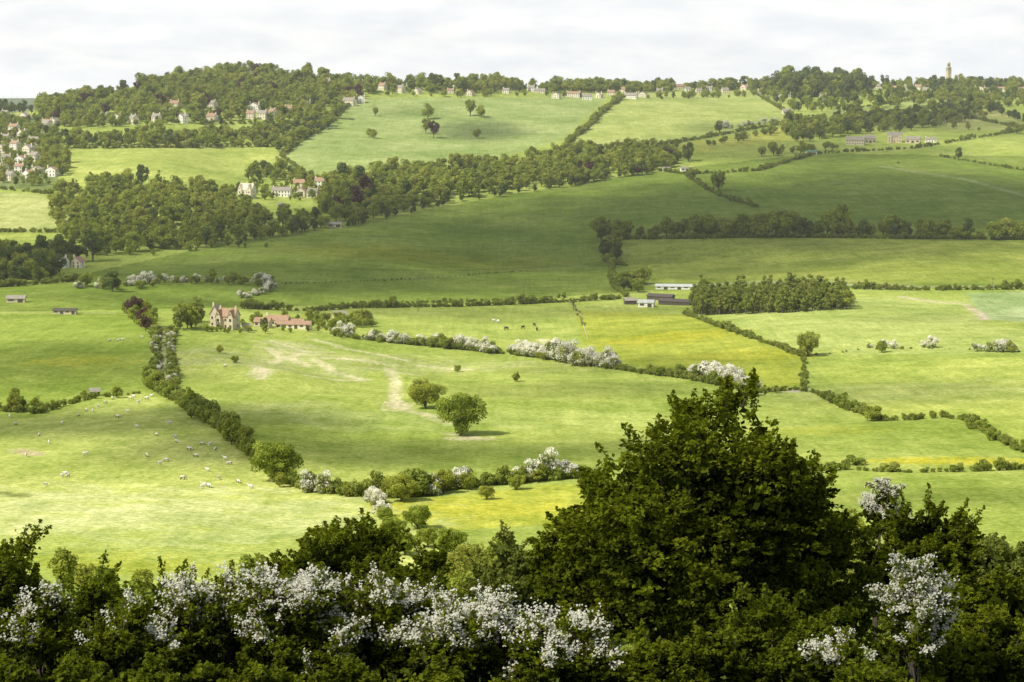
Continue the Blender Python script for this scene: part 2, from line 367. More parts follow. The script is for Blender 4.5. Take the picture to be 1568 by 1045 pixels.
c=mixc(nt,1.,c,mixc(nt,mrange(nt,noise(nt,.6,5,pos,.75),.3,.7,0,1),(.58,.65,.5),(1.4,1.33,1.5)),'MULTIPLY')
mp=N(nt,'ShaderNodeMapping');mp.inputs['Rotation'].default_value=(0,0,.45);mp.inputs['Scale'].default_value=(.35,.02,.02);nt.links.new(pos,mp.inputs[0])
c=mixc(nt,1.,c,mixc(nt,mrange(nt,noise(nt,1,3,mp.outputs[0]),.3,.7,0,1),(.90,.92,.88),(1.1,1.08,1.12)),'MULTIPLY')
c=mixc(nt,mrange(nt,noise(nt,.045,6,pos,.75),.60,.74,0,.35),c,(.52,.49,.23))
d=N(nt,'ShaderNodeBsdfDiffuse');nt.links.new(c,d.inputs[0])
bp=N(nt,'ShaderNodeBump');bp.inputs['Strength'].default_value=.8;bp.inputs['Distance'].default_value=.6;nt.links.new(noise(nt,.5,6,pos,.7),bp.inputs['Height']);nt.links.new(bp.outputs[0],d.inputs['Normal'])
nt.links.new(d.outputs[0],out.inputs[0])
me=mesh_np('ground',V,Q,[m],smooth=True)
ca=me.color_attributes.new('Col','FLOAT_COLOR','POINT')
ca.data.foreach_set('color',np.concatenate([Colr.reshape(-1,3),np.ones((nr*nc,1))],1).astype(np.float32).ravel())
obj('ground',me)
# ------------------------------------------------------------------ woods
MX={'tree':.88,'dark':.12}
wood('hilltop_woodland',[(60,182),(60,168),(110,160),(160,148),(210,138),(250,128),(300,118),(400,115),(500,122),(560,130),(600,133),(560,145),(530,170),(470,184),(420,176),(330,184),(200,188),(90,200)],14.5,{'tree':.91,'dark':.06,'copper':.03},1.15)
wood('hillside_tree_belt',[(85,212),(200,214),(330,210),(430,198),(480,188),(520,180),(500,200),(430,236),(415,226),(300,226),(90,228)],12,{'tree':.7,'dark':.3},1.0)
wood('valley_woodland',[(80,300),(120,285),(200,280),(330,297),(370,318),(430,340),(520,335),(500,352),(350,374),(230,388),(130,398),(100,370),(78,330)],12,{'tree':.66,'tall':.29,'dark':.05},1.0)
wood('hillside_woodland',[(500,300),(530,275),(600,266),(700,262),(780,252),(900,232),(1010,232),(1060,246),(1010,264),(870,287),(760,297),(660,316),(600,330),(545,348),(490,336)],12.5,{'tree':.89,'dark':.09,'copper':.02},1.05)
wood('valley_woodland_fringe',[(380,266),(430,256),(480,276),(520,280),(505,290),(440,280),(380,278)],11,MX,.8)
wood('streamside_trees',[(-60,385),(30,392),(90,388),(130,400),(80,430),(-60,448)],10,{'dark':.75,'tree':.25},1.)
wood('village_trees',[(60,215),(95,235),(110,262),(75,290),(68,250)],11,MX,.8)
wood('village_garden_trees',[(-60,180),(60,182),(90,200),(85,285),(-60,285)],12,MX,.62)
wood('village_garden_trees',[(360,285),(500,275),(520,300),(500,310),(360,306)],12,MX,.5)
wood('village_garden_trees',[(60,192),(150,182),(330,182),(480,170),(480,186),(330,192),(150,196)],14,MX,.8)
wood('skyline_copse',[(1185,136),(1215,131),(1300,132),(1330,138),(1300,150),(1200,150)],13,{'dark':.8,'tree':.2},1.7)
wood('skyline_trees',[(560,131),(640,131),(760,134),(830,139),(1000,138),(1180,133),(1180,139),(1000,143),(900,143),(760,144),(600,145),(550,146)],14,{'tree':.8,'dark':.2},1.15)
wood('skyline_trees',[(580,144),(780,146),(1000,150),(1180,144),(1180,150),(1000,154),(780,151),(580,150)],22,MX,.75)
wood('skyline_trees',[(1330,133),(1600,133),(1600,142),(1460,142),(1330,140)],16,{'tree':.65,'dark':.35},1.1)
wood('parkland_trees',[(1140,140),(1220,140),(1340,148),(1500,142),(1600,150),(1600,170),(1480,160),(1300,172),(1220,172)],25,{'tree':.65,'dark':.35},1.1)
wood('farm_woodland',[(1205,192),(1270,185),(1380,178),(1500,160),(1540,170),(1440,196),(1380,203),(1290,209),(1220,222),(1200,210)],15,{'tree':.65,'dark':.35},1.05)
wood('plantation',[(1062,462),(1295,455),(1300,474),(1200,480),(1062,484)],4.2,{'tall':.93,'tree':.07},.80)
wood('lower_slope_scrub',[(150,905),(260,892),(420,892),(560,885),(740,868),(860,862),(1000,860),(1500,860),(1500,1040),(-60,1040),(-60,910)],7.5,{'tree':.5,'bush':.5},.5)
wood('farmhouse_trees',[(262,494),(312,488),(318,500),(270,510)],6,{'tall':.8,'tree':.2},.80)
wood('farmhouse_trees',[(185,480),(225,478),(240,505),(215,510)],8,{'copper':.3,'tree':.7},.65)
wood('farmhouse_trees',[(355,501),(372,496),(372,508),(350,510)],6,{'tree':1},.42)
wood('farmhouse_garden_trees',[(315,506),(372,506),(370,511),(318,511)],5,{'tree':1},.24)
wood('farmyard_garden_trees',[(375,490),(470,486),(560,486),(560,500),(480,510),(375,512)],9,MX,.36)
wood('farmyard_trees',[(520,495),(575,490),(580,500),(530,506)],7,MX,.45)
wood('field_corner_trees',[(915,362),(948,358),(945,402),(925,402)],9,{'tree':.5,'dark':.5},.8)
wood('field_corner_trees',[(945,432),(985,430),(985,448),(950,448)],8,MX,.65)
wood('left_copse',[(0,615),(40,618),(70,632),(20,632)],6,{'tree':1},.42)
wood('hillside_scrub',[(430,380),(330,378),(230,392),(350,380)],8,MX,.5)
wood('distant_trees',[(-60,176),(60,170),(60,174),(-60,180)],18,{'dark':1},.9)
# tree rows
hedge('hedgerow_trees',[(930,362),(980,365),(1050,363),(1110,362),(1170,361),(1230,362),(1290,363),(1350,362),(1440,364),(1500,368),(1600,366)],'tree',7,4,1.0)
hedge('hedgerow_trees',[(1080,362),(1290,362)],'tree',6,5,1.25)
hedge('hedgerow_trees',[(1140,362),(1500,366)],'dark',22,4,1.1)
hedge('woodland_edge_trees',[(230,386),(350,374),(540,346),(700,310),(870,286),(1010,263)],'dark',14,3,.7)
hedge('hedgerow_trees',[(868,222),(900,195),(930,165),(950,152)],'tree',11,2,.55)
hedge('hedgerow_trees',[(1010,232),(1100,222),(1180,205),(1250,195)],'tree',20,5,.8)
hedge('hedgerow_trees',[(1165,240),(1220,235),(1300,225)],'tree',12,4,.8)
hedge('hedgerow_trees',[(1050,270),(1100,300),(1160,318)],'tree',30,4,.5)
hedge('hedgerow_trees',[(1330,135),(1430,150),(1500,160),(1568,190)],'dark',16,4,.8)
hedge('hedgerow_trees',[(1400,190),(1480,200),(1568,205)],'tree',26,4,.7)
hedge('hedgerow_trees',[(282,622),(330,654),(380,694),(410,720)],'tree',7,1.5,.40)
hedge('hedgerow_trees',[(440,745),(500,757),(640,762),(760,742),(850,737)],'tree',8,1.5,.38)
hedge('hedgerow_trees',[(520,518),(650,532),(800,547),(930,565)],'tree',20,1.5,.34)
hedge('hedgerow_trees',[(370,473),(480,477),(540,472),(700,468),(870,461),(950,456)],'tree',34,2,.33)
hedge('hedgerow_trees',[(1160,602),(1250,603),(1350,645),(1440,638),(1568,695)],'tree',22,1.5,.25)
hedge('lane_hedge_trees',[(120,442),(170,442),(230,434),(300,432),(370,432),(415,438),(395,452),(370,458)],'haw',5.5,1.5,1.2)
hedge('lane_hedge_trees',[(90,430),(170,445),(260,436),(330,434),(415,440)],'tree',8,3,.5)
# hedges
B='hedgerow'
for p,sp,s in (([(232,592),(280,620),(330,652),(380,692),(420,725)],1.7,1.4),([(425,735),(460,748),(500,755),(540,760),(600,762),(640,760),(700,748),(760,742),(850,735),(900,730)],1.6,1.3),
     ([(238,510),(240,550),(228,592)],2.2,.9),([(262,508),(262,560),(266,598)],2.2,.9),([(510,515),(580,523),(650,530),(745,540),(800,545),(860,553),(930,563),(980,572),(1050,580),(1160,602)],2.0,1.1),
     ([(1160,602),(1215,597),(1250,603),(1290,625),(1350,645),(1400,643),(1440,638),(1480,645),(1520,668),(1568,695)],2.2,.75),
     ([(1235,722),(1300,720),(1400,724),(1480,722),(1600,718)],1.8,.65),([(370,473),(480,477),(540,472),(700,470),(870,463),(950,458)],1.8,1.05),([(540,466),(700,463),(870,456)],2,.6),
     ([(1050,482),(1120,508),(1180,528),(1230,548)],2.2,.85),([(1310,443),(1400,445),(1600,443)],2.2,1.05),([(0,630),(60,634),(130,612),(220,602)],2.6,.7),([(0,440),(60,436),(120,430)],2.2,1.2),
     ([(400,436),(640,428),(830,413)],3,.3),([(935,405),(940,440),(960,455)],2.2,1.1),([(1230,548),(1232,596)],2.5,.5),([(875,462),(895,500)],4,.35),
     ([(560,270),(480,275),(430,240)],4,1.3),([(550,150),(500,190),(430,240)],5,1.4),([(90,228),(420,225)],5,1.4),([(868,222),(900,195),(930,165),(950,152)],4,1.6),([(1000,226),(1200,190),(1240,185)],5,1.4),
     ([(1050,270),(1100,300),(1160,318)],4,1.0),([(1010,262),(1050,268),(1160,262),(1250,236)],4,1.2),([(1250,236),(1400,228),(1568,200)],5,1.2),([(930,402),(960,408)],2,.9),([(1440,240),(1568,262)],5,.8),
     ([(1480,180),(1568,198)],5,1.3),([(1270,186),(1500,160)],6,1.4),([(1300,168),(1480,142)],6,1.4),([(0,290),(80,298)],4,1.1),([(310,190),(430,190)],5,1.2),([(1234,546),(1320,536),(1430,534),(1600,540)],6,.35),
     ([(945,367),(1200,364),(1600,368)],2.2,1.1),([(1150,140),(1215,180)],6,1.4),([(0,356),(120,356)],4,1.1)):
    hedge(B,p,'bush',sp,.6,s,.03)
W='hawthorn_hedge'
for p,sp,s in (([(512,512),(540,516)],2.4,1.3),([(565,521),(620,527)],2.6,1.35),([(640,528),(675,531)],2.7,1.3),([(690,533),(728,538)],2.5,1.35),([(738,540),(755,541)],2.5,1.4),([(785,543),(830,548)],2.6,1.3),([(838,550),(875,556)],2.4,1.5),([(880,558),(915,562)],3.4,1.3),([(925,562),(940,565)],2.6,1.4),
     ([(1060,578),(1100,584)],2.2,1.7),([(1110,588),(1160,600)],2.3,1.45),([(240,522),(242,590)],9,.75),([(262,515),(263,590)],9,.7),([(470,754),(500,757)],3.4,1.4),([(570,770),(585,775)],2.6,1.2),([(648,758),(672,758)],2.6,1.3),([(695,748),(720,746)],3.2,1.2),([(790,738),(865,732)],3,1.3),
     ([(1330,533),(1380,534)],4,.9),([(1420,532),(1435,533)],4,1),([(1495,538),(1560,540)],4.5,1.0),([(1100,198),(1210,186)],10,1.5),([(130,370),(260,380)],12,1.2)):
    hedge(W,p,'haw',sp,.5,s)
def tw(me): return max(v.co.z for v in me.vertices)
HT={me.name:tw(me) for me in T_oak+T_med+T_cop+T_bush+T_haw+T_dark}
def one(name,u,v,me,hpx,wf=1): return single(name,u,v,me,hpx,HT[me.name],wf=wf)
one('oak_tree',652,626,T_oak[0],50,1.25);one('oak_tree',706,667,T_oak[1],70,1.02)
one('oak_tree',425,738,T_oak[2],66,1.25);one('oak_tree',615,768,T_oak[0],46,1.3);one('oak_tree',1237,546,T_oak[1],40,.85)
for u,v,h in ((640,810,40),(690,850,44),(590,800,26),(745,765,24),(655,838,34),(790,750,26),(720,880,50),(620,850,40),(600,825,36),(670,880,40)): one('field_tree',u,v,T_oak[int(rng.integers(3))],h,1.15)
for u,v,h in ((582,792,30),(650,868,28),(680,838,20)): one('hawthorn_bush',u,v,T_haw[0],h,1)
one('field_tree',1290,626,T_med[1],28,.8);one('field_tree',1335,645,T_med[2],26,1.1);one('field_tree',1310,712,T_bush[1],16,2);one('field_tree',1365,722,T_bush[2],16,2)
one('field_tree',179,610,T_med[3],22,1);one('apple_tree',790,585,T_med[3],18,1);one('apple_tree',337,541,T_med[0],14,1);one('apple_tree',360,556,T_med[2],13,1);one('apple_tree',700,570,T_med[2],12,1)
one('field_tree',1100,293,T_med[4],32,.9);one('field_tree',1060,276,T_med[4],18,.9);one('field_tree',985,262,T_dark[0],14,1);one('field_tree',1102,206,T_dark[1],22,.9)
for u,v,h in ((655,183,26),(720,178,26),(737,180,20),(652,205,24),(575,178,14),(565,210,14),(730,212,16),(572,212,15)): one('parkland_tree',u,v,T_med[int(rng.integers(6))],h,.85)
one('copper_beech_tree',664,212,T_cop[0],28,.8);one('copper_beech_tree',245,168,T_cop[0],26,1.);one('copper_beech_tree',312,170,T_cop[1],30,1.);one('copper_beech_tree',545,325,T_cop[1],42,.8);one('copper_beech_tree',222,502,T_cop[0],34,.7)
one('field_tree',30,412,T_dark[2],36,1);one('field_tree',142,400,T_dark[1],50,.9);one('field_tree',172,447,T_dark[0],34,1.2);one('field_tree',1468,245,T_dark[0],20,.8)
one('field_tree',1350,540,T_med[1],20,1.1);one('field_tree',1548,540,T_med[2],18,1.);one('field_tree',1040,578,T_med[5],22,1.2);one('field_tree',1155,606,T_med[0],20,1.3);one('field_tree',1010,576,T_med[4],17,1.4)
one('field_tree',240,600,T_med[0],34,1.0);one('field_tree',258,612,T_med[1],28,1.0);one('field_tree',290,630,T_med[1],26,1.0)
# ------------------------------------------------------------------ foreground trees
def near_tree(name,u,v,d,rpx,rzpx,seed,mat=None,nb=40,sp=20,lv=50,leaf=.07,shoots=30,white=0.,shl=1.3,skirt=False,cone=0.):
    mat=mat or M_fg
    c=along(u,v,d);R=rpx*d/F;RZ=rzpx*d/F
    g0=float(hz(c[0],c[1]));cz=c[2]-g0
    g=Geo();cen=[];rad=[]
    for i in range(nb):
        q=rng.uniform(.4,.95);dd=sph(1)[0]
        if skirt:
            if dd[2]<0: dd[2]*=2.2
        elif dd[2]<-.5: dd[2]*=-.6
        nx=1-cone*max(dd[2],0)
        cen.append([dd[0]*R*q*nx,dd[1]*R*q*nx,cz+dd[2]*RZ*q]);rad.append(rng.uniform(.13,.27)*(R+RZ)/2)
    cen=np.array(cen);rad=np.array(rad);ctr=np.array([0,0,cz])
    btone=rng.uniform(-.28,.22,nb)
    n=int(nb*100);b=rng.integers(0,nb,n);dd=sph(n)
    P=cen[b]*.93+ctr*.07+dd*(rad[b]*.8)[:,None];g.leaves(P,dd+rng.normal(0,.5,(n,3)),leaf*1.7,rng.uniform(0,.15,n),0)  # inner fill leaves toned dark, shade of the crown interior put into their colour
    ns=nb*sp;b=np.repeat(np.arange(nb),sp);dd=sph(ns);outw=nrm(cen[b]-ctr+[0,0,.3*RZ])
    dd=nrm(dd+outw*.55);P0=cen[b]+dd*rad[b][:,None]*rng.uniform(.75,1.15,ns)[:,None]
    sd=nrm(dd+np.array([0,0,.25])+rng.normal(0,.3,(ns,3)));L=rng.uniform(.25,.7,ns)*min(1,R/2.5)
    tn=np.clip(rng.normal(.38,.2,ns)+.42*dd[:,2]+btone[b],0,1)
    k_=np.repeat(np.arange(ns),lv);t=rng.random(len(k_))
    P=P0[k_]+sd[k_]*(t*L[k_])[:,None]+rng.normal(0,1,(len(k_),3))*np.array([.13,.13,.05])*(1.15-t)[:,None]*min(1.3,R/2.5)
    g.leaves(P,np.array([0,0,.9])+rng.normal(0,.55,(len(k_),3)),leaf,np.clip(tn[k_]+rng.normal(0,.12,len(k_)),0,1),0,.6)
    if white>0:
        bw=rng.random(nb)<white*1.2
        pr=np.where(bw[b],.75,.05)*np.clip(.1+1.1*dd[:,2],0,1.)*(cen[b][:,2]>cz-.1*RZ)
        wsel=np.where(rng.random(ns)<pr)[0]
        k_=np.repeat(wsel,50);t=rng.random(len(k_))
        P=P0[k_]+sd[k_]*(t*(L[k_]+.2))[:,None]+rng.normal(0,.05,(len(k_),3))+np.array([0,0,.07])
        g.leaves(P,np.array([-.3,-.35,.8])+rng.normal(0,.5,(len(k_),3)),.028,rng.uniform(.2,1,len(k_)),2,.9)
    for i in range(shoots):
        dd=sph(1)[0];dd[2]=abs(dd[2])*.9+.25;dd=nrm(dd)
        j=int(np.argmax(cen@dd+rng.normal(0,.3*R,nb)));p0=cen[j]+dd*rad[j]*.6
        l=rng.uniform(.5,1)*shl;dv=nrm(dd*.7+np.array([0,0,.7])+rng.normal(0,.25,3))
        p1=p0+dv*l*.5+rng.normal(0,.05,3);p2=p0+dv*l+np.array([dd[0],dd[1],0])*.1
        g.tube([p0,p1,p2],[.02,.013,.005],4,1)
        m_=int(70*l);t=rng.random(m_)**.8
        P=p0+(p1-p0)*np.minimum(t*2,1)[:,None]+(p2-p1)*np.maximum(t*2-1,0)[:,None]+rng.normal(0,1,(m_,3))*(.14*(1.15-t))[:,None]
        g.leaves(P,np.array([0,0,.6])+rng.normal(0,.6,(m_,3)),leaf,rng.uniform(.35,1,m_),0,.6)
        if white>0 and rng.random()<white*1.3: 
            P=np.repeat(P,2,0)+rng.normal(0,.03,(2*m_,3));g.leaves(P+[0,0,.04],np.array([-.2,-.3,.8])+rng.normal(0,.5,(2*m_,3)),.029,rng.uniform(.3,1,2*m_),2,.9)
    tr=.055*R+.04
    g.tube([[0,0,-1],[.1,0,cz*.35],[-.1,.1,cz*.7],[0,0,cz]],[tr*1.4,tr,tr*.85,tr*.5],8,1)
    for j in range(0,nb,2):
        a=np.array([-.05,.05,cz*rng.uniform(.6,.95)]);e=cen[j];md=(a+e)/2+[0,0,-.2]
        g.tube([a,md,e],[tr*.4,tr*.25,tr*.07],5,1)
    me=g.mesh(name,[mat,M_bark,M_white])
    return obj(name,me,(c[0],c[1],g0))
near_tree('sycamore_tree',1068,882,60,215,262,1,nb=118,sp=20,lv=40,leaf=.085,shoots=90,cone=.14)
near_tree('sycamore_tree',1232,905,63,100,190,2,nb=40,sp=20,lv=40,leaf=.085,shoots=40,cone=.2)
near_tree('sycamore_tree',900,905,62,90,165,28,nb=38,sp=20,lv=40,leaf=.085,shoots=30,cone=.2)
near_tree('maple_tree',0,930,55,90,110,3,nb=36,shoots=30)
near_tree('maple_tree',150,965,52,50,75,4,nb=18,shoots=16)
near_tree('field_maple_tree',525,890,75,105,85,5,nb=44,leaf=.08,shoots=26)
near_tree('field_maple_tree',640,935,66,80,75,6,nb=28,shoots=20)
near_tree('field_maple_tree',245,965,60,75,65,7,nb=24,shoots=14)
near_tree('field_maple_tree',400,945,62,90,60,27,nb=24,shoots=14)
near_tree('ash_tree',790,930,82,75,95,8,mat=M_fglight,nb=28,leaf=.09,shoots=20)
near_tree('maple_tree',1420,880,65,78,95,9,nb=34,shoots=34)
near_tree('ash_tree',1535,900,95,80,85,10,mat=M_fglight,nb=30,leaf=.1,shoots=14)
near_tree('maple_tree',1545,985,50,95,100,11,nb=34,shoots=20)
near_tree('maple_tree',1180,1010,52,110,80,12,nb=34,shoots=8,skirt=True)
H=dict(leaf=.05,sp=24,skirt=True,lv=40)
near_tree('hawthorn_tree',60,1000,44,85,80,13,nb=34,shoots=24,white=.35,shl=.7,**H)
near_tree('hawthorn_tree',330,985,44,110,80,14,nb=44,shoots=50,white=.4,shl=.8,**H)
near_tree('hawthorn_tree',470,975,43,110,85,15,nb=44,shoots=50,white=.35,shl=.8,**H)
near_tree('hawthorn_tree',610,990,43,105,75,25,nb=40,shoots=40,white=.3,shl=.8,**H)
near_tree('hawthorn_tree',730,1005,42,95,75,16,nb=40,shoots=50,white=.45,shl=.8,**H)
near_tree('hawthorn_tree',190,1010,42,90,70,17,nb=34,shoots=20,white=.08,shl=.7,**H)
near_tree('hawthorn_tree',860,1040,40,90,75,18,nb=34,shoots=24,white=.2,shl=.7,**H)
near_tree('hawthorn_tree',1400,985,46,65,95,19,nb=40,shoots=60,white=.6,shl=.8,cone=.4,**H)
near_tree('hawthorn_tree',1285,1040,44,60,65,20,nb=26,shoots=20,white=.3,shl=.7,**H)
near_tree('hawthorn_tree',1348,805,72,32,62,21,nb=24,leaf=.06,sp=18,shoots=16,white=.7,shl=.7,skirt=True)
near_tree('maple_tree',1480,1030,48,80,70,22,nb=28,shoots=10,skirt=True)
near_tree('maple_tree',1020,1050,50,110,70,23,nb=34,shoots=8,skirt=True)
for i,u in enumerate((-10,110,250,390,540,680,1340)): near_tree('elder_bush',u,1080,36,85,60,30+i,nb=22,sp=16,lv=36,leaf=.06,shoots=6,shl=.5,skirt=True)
# ------------------------------------------------------------------ buildings
M_stone=plain('bath_stone',(.60,.52,.37),.15,.8);M_cream=plain('cream_render',(.74,.67,.51),.1,.6);M_whitep=plain('white_render',(.84,.81,.73),.08,.6)
M_tile=plain('clay_tile',(.42,.25,.16),.25,1.2);M_slate=plain('stone_slate',(.30,.27,.22),.25,1.2);M_brown=plain('pantile_brown',(.36,.23,.15),.25,1.2)
M_glass=plain('window_glass',(.05,.055,.06),.2,1,.15);M_wood=plain('dark_timber',(.09,.075,.06),.3,2);M_metal=plain('sheet_metal',(.5,.52,.5),.15,.5,.5)
M_green=plain('green_sheeting',(.1,.24,.15),.1,.5);M_gilt=plain('gilded_metal',(.55,.42,.16),.1,2,.4)
class MB:
    def __init__(s): s.v=[];s.f=[]
    def box(s,x0,x1,y0,y1,z0,z1):
        n=len(s.v);s.v+=[(x0,y0,z0),(x1,y0,z0),(x1,y1,z0),(x0,y1,z0),(x0,y0,z1),(x1,y0,z1),(x1,y1,z1),(x0,y1,z1)]
        s.f+=[tuple(n+i for i in q) for q in ((3,2,1,0),(4,5,6,7),(0,1,5,4),(1,2,6,5),(2,3,7,6),(3,0,4,7))]
    def gable(s,x0,x1,y0,y1,z0,z1,zr,axis='x'):
        n=len(s.v)
        if axis=='x':
            ym=(y0+y1)/2;s.v+=[(x0,y0,z0),(x1,y0,z0),(x1,y1,z0),(x0,y1,z0),(x0,y0,z1),(x1,y0,z1),(x1,y1,z1),(x0,y1,z1),(x0,ym,zr),(x1,ym,zr)]
            fs=((0,1,5,4),(2,3,7,6),(1,2,6,9,5),(3,0,4,8,7),(4,5,9,8),(6,7,8,9),(3,2,1,0))
        else:
            xm=(x0+x1)/2;s.v+=[(x0,y0,z0),(x1,y0,z0),(x1,y1,z0),(x0,y1,z0),(x0,y0,z1),(x1,y0,z1),(x1,y1,z1),(x0,y1,z1),(xm,y0,zr),(xm,y1,zr)]
            fs=((0,1,5,8,4),(2,3,7,9,6),(1,2,6,5),(3,0,4,7),(5,6,9,8),(7,4,8,9),(3,2,1,0))
        s.f+=[tuple(n+i for i in q) for q in fs]
    def roof(s,x0,x1,y0,y1,z1,zr,axis='x',o=.35,t=.22):
        if axis=='x': a0,a1,b0,b1=x0-o,x1+o,y0,y1
        else: a0,a1,b0,b1=y0-o,y1+o,x0,x1
        mid=(b0+b1)/2;sl=(zr-z1)/(mid-b0)
        for e in (b0-o,b1+o):
            ze=z1-sl*o
            pts=[(a0,e,ze+.03),(a1,e,ze+.03),(a1,mid,zr+.03),(a0,mid,zr+.03)]
            pts+= [(p[0],p[1],p[2]+t) for p in pts]
            if axis=='y': pts=[(p[1],p[0],p[2]) for p in pts]
            n=len(s.v);s.v+=pts
            s.f+=[tuple(n+i for i in q) for q in ((3,2,1,0),(4,5,6,7),(0,1,5,4),(1,2,6,5),(2,3,7,6),(3,0,4,7))]
    def cyl(s,r0,r1,z0,z1,k=12,cx=0,cy=0):
        n=len(s.v)
        for r,z in ((r0,z0),(r1,z1)):
            for i in range(k):
                a=2*math.pi*(i+.5)/k;s.v.append((cx+r*math.cos(a),cy+r*math.sin(a),z))
        for i in range(k): s.f.append((n+i,n+(i+1)%k,n+k+(i+1)%k,n+k+i))
        s.f.append(tuple(n+k+i for i in range(k)))
    def child(s,name,mat,parent):
        if not s.v: return
        me=bpy.data.meshes.new(name);me.from_pydata(s.v,[],s.f);me.materials.append(mat);me.update()
        obj(name,me,parent=parent)
def empty(name,p,rot):
    e=bpy.data.objects.new(name,None);e.location=p;e.rotation_euler=(0,0,rot);scene.collection.objects.link(e);return e
def house(name,u,v,w=11,d=7,h=5.2,rh=3.,rot=0,wall=None,roof=None,ax='x',chim=2,front_gables=0,wing=0,storeys=2):
    p=ground(u,v);E=empty(name,p,rot);HOUSES.append((p[0],p[1],w))
    W_,R_,G_,C_,D_,S_=MB(),MB(),MB(),MB(),MB(),MB()
    W_.gable(-w/2,w/2,-d/2,d/2,-2,h,h+rh,ax);R_.roof(-w/2,w/2,-d/2,d/2,h,h+rh,ax)
    n=max(2,int(w/2.8))
    for side in (-1,1):
        yf=side*d/2
        for k_ in range(n):
            cx=-w/2+w*(k_+.5)/n
            for st in range(storeys):
                z=.9+st*(h-.3)/storeys
                if st==0 and k_==n//2 and side==-1:
                    D_.box(cx-.5,cx+.5,yf-.08,yf+.05,0,2.1);continue
                if front_gables and side==-1 and abs(cx)>w/2-w/3.4: continue
                G_.box(cx-.5,cx+.5,yf-.05 if side<0 else yf-.1,yf+.1 if side<0 else yf+.05,z,z+1.25)
                S_.box(cx-.62,cx+.62,yf-.14 if side<0 else yf-.1,yf+.1 if side<0 else yf+.14,z-.15,z-.003)
    for sx in (-1,1):
        for st in range(storeys):
            z=.9+st*(h-.3)/storeys
            G_.box(sx*w/2-.05,sx*w/2+.05,-.5,.5,z,z+1.2)
    if front_gables:
        gw=w/3.6
        for sx in (-1,1):
            cx=sx*(w/2-gw/2-.1)
            W_.gable(cx-gw/2,cx+gw/2,-d/2-1.6,0,-2,h-.1,h+rh*.92,'y');R_.roof(cx-gw/2,cx+gw/2,-d/2-1.6,0,h-.1,h+rh*.92,'y',.25,.2)
            for st in range(storeys+1):
                z=.9+st*(h-.3)/storeys;q=.55 if st<storeys else .3
                G_.box(cx-q,cx+q,-d/2-1.66,-d/2-1.5,z,z+(1.3 if st<storeys else .8))
    if wing:
        W_.gable(w/2,w/2+wing,-d/2+.6,d/2-.8,-2,h*.62,h*.62+rh*.7,'x');R_.roof(w/2+.35,w/2+wing,-d/2+.6,d/2-.8,h*.62,h*.62+rh*.7,'x')
        G_.box(w/2+wing*.3,w/2+wing*.6,-d/2+.54,-d/2+.7,1,2.2)
    for k_ in range(chim):
        cx=(-w/2+.6) if k_==0 else (w/2-.6 if k_==1 else 0)
        C_.box(cx-.45,cx+.45,-.4,.4,h,h+rh+1.3)
        for q in (-.2,.2): C_.cyl(.13,.11,h+rh+1.3,h+rh+1.75,6,cx+q,0)
    W_.child('walls',wall or M_cream,E);R_.child('roof',roof or M_slate,E);G_.child('windows',M_glass,E);C_.child('chimneys',wall or M_cream,E);D_.child('door',M_wood,E);S_.child('sills',M_whitep,E)
    return E
def barn(name,u,v,w,d,h,rh,rot,wall,roof,openings=3):
    p=ground(u,v);E=empty(name,p,rot);HOUSES.append((p[0],p[1],w));W_,R_,D_=MB(),MB(),MB()
    W_.gable(-w/2,w/2,-d/2,d/2,-2,h,h+rh,'x');R_.roof(-w/2,w/2,-d/2,d/2,h,h+rh,'x',.4,.18)
    for k_ in range(openings):
        cx=-w/2+w*(k_+.5)/openings;D_.box(cx-w/openings*.28,cx+w/openings*.28,-d/2-.06,-d/2+.1,.0 if k_%2 else 1.0,min(h*.8,2.6))
    W_.child('walls',wall,E);R_.child('roof',roof,E);D_.child('openings',M_wood,E)
house('stone_manor_house',350,503,9.5,7,6.4,3.4,-.3,M_stone,M_brown,'x',2,2,0,2)
house('stone_manor_house',333,500,5,6.5,6.6,4.0,-.3,M_stone,M_slate,'y',1)
house('stone_farmhouse',425,498,12,6.5,3.0,2.0,-.1,M_cream,M_brown,'x',1,0,8,1)
barn('farm_outbuilding',450,503,18,5,2.4,1.4,-.1,M_cream,M_brown,6)
barn('farm_outbuilding',403,500,8,5.5,2.7,1.8,-.2,M_stone,M_brown,3)
barn('farm_outbuilding',520,487,7,4.5,2.3,1.4,.2,M_cream,M_slate,2)
barn('farm_shed',378,506,4,4,2.2,1.,.2,M_whitep,M_slate,1)
house('stone_church_house',379,303,13,9,7.5,5,-.35,M_cream,M_cream,'x',3,2,0,2)
house('white_house',432,301,17,8,5.5,3,-.15,M_whitep,M_slate,'x',2,0,0)
house('cream_house',462,301,8,8,5,3.,-.2,M_cream,M_brown,'y',1);house('cream_house',480,303,10,8,5.5,3,-.3,M_cream,M_slate,'x',2);house('cream_house',490,286,9,7,5.5,3,-.1,M_whitep,M_brown,'x',2)
house('cream_house',458,288,10,7,5,3,.1,M_cream,M_tile,'x',1)
barn('garden_hut',430,318,6,4,2.5,1.5,.1,M_cream,M_slate,1)
vill=[(8,217),(34,213),(52,221),(3,234),(24,229),(44,236),(10,249),(33,251),(54,246),(6,266),(30,264),(57,267),(16,276),(45,276),(72,198),(84,192),(22,202),(38,184),(8,180),(80,270)]
for i,(u,v) in enumerate(vill):
    house('cream_house',u,v,rng.uniform(8,12),rng.uniform(6.5,8),rng.uniform(4.8,6.5),rng.uniform(2.4,3.4),rng.uniform(-.9,.1),[M_cream,M_whitep,M_cream][i%3],[M_slate,M_brown,M_slate][i%3],'xy'[i%2],int(rng.integers(1,3)))
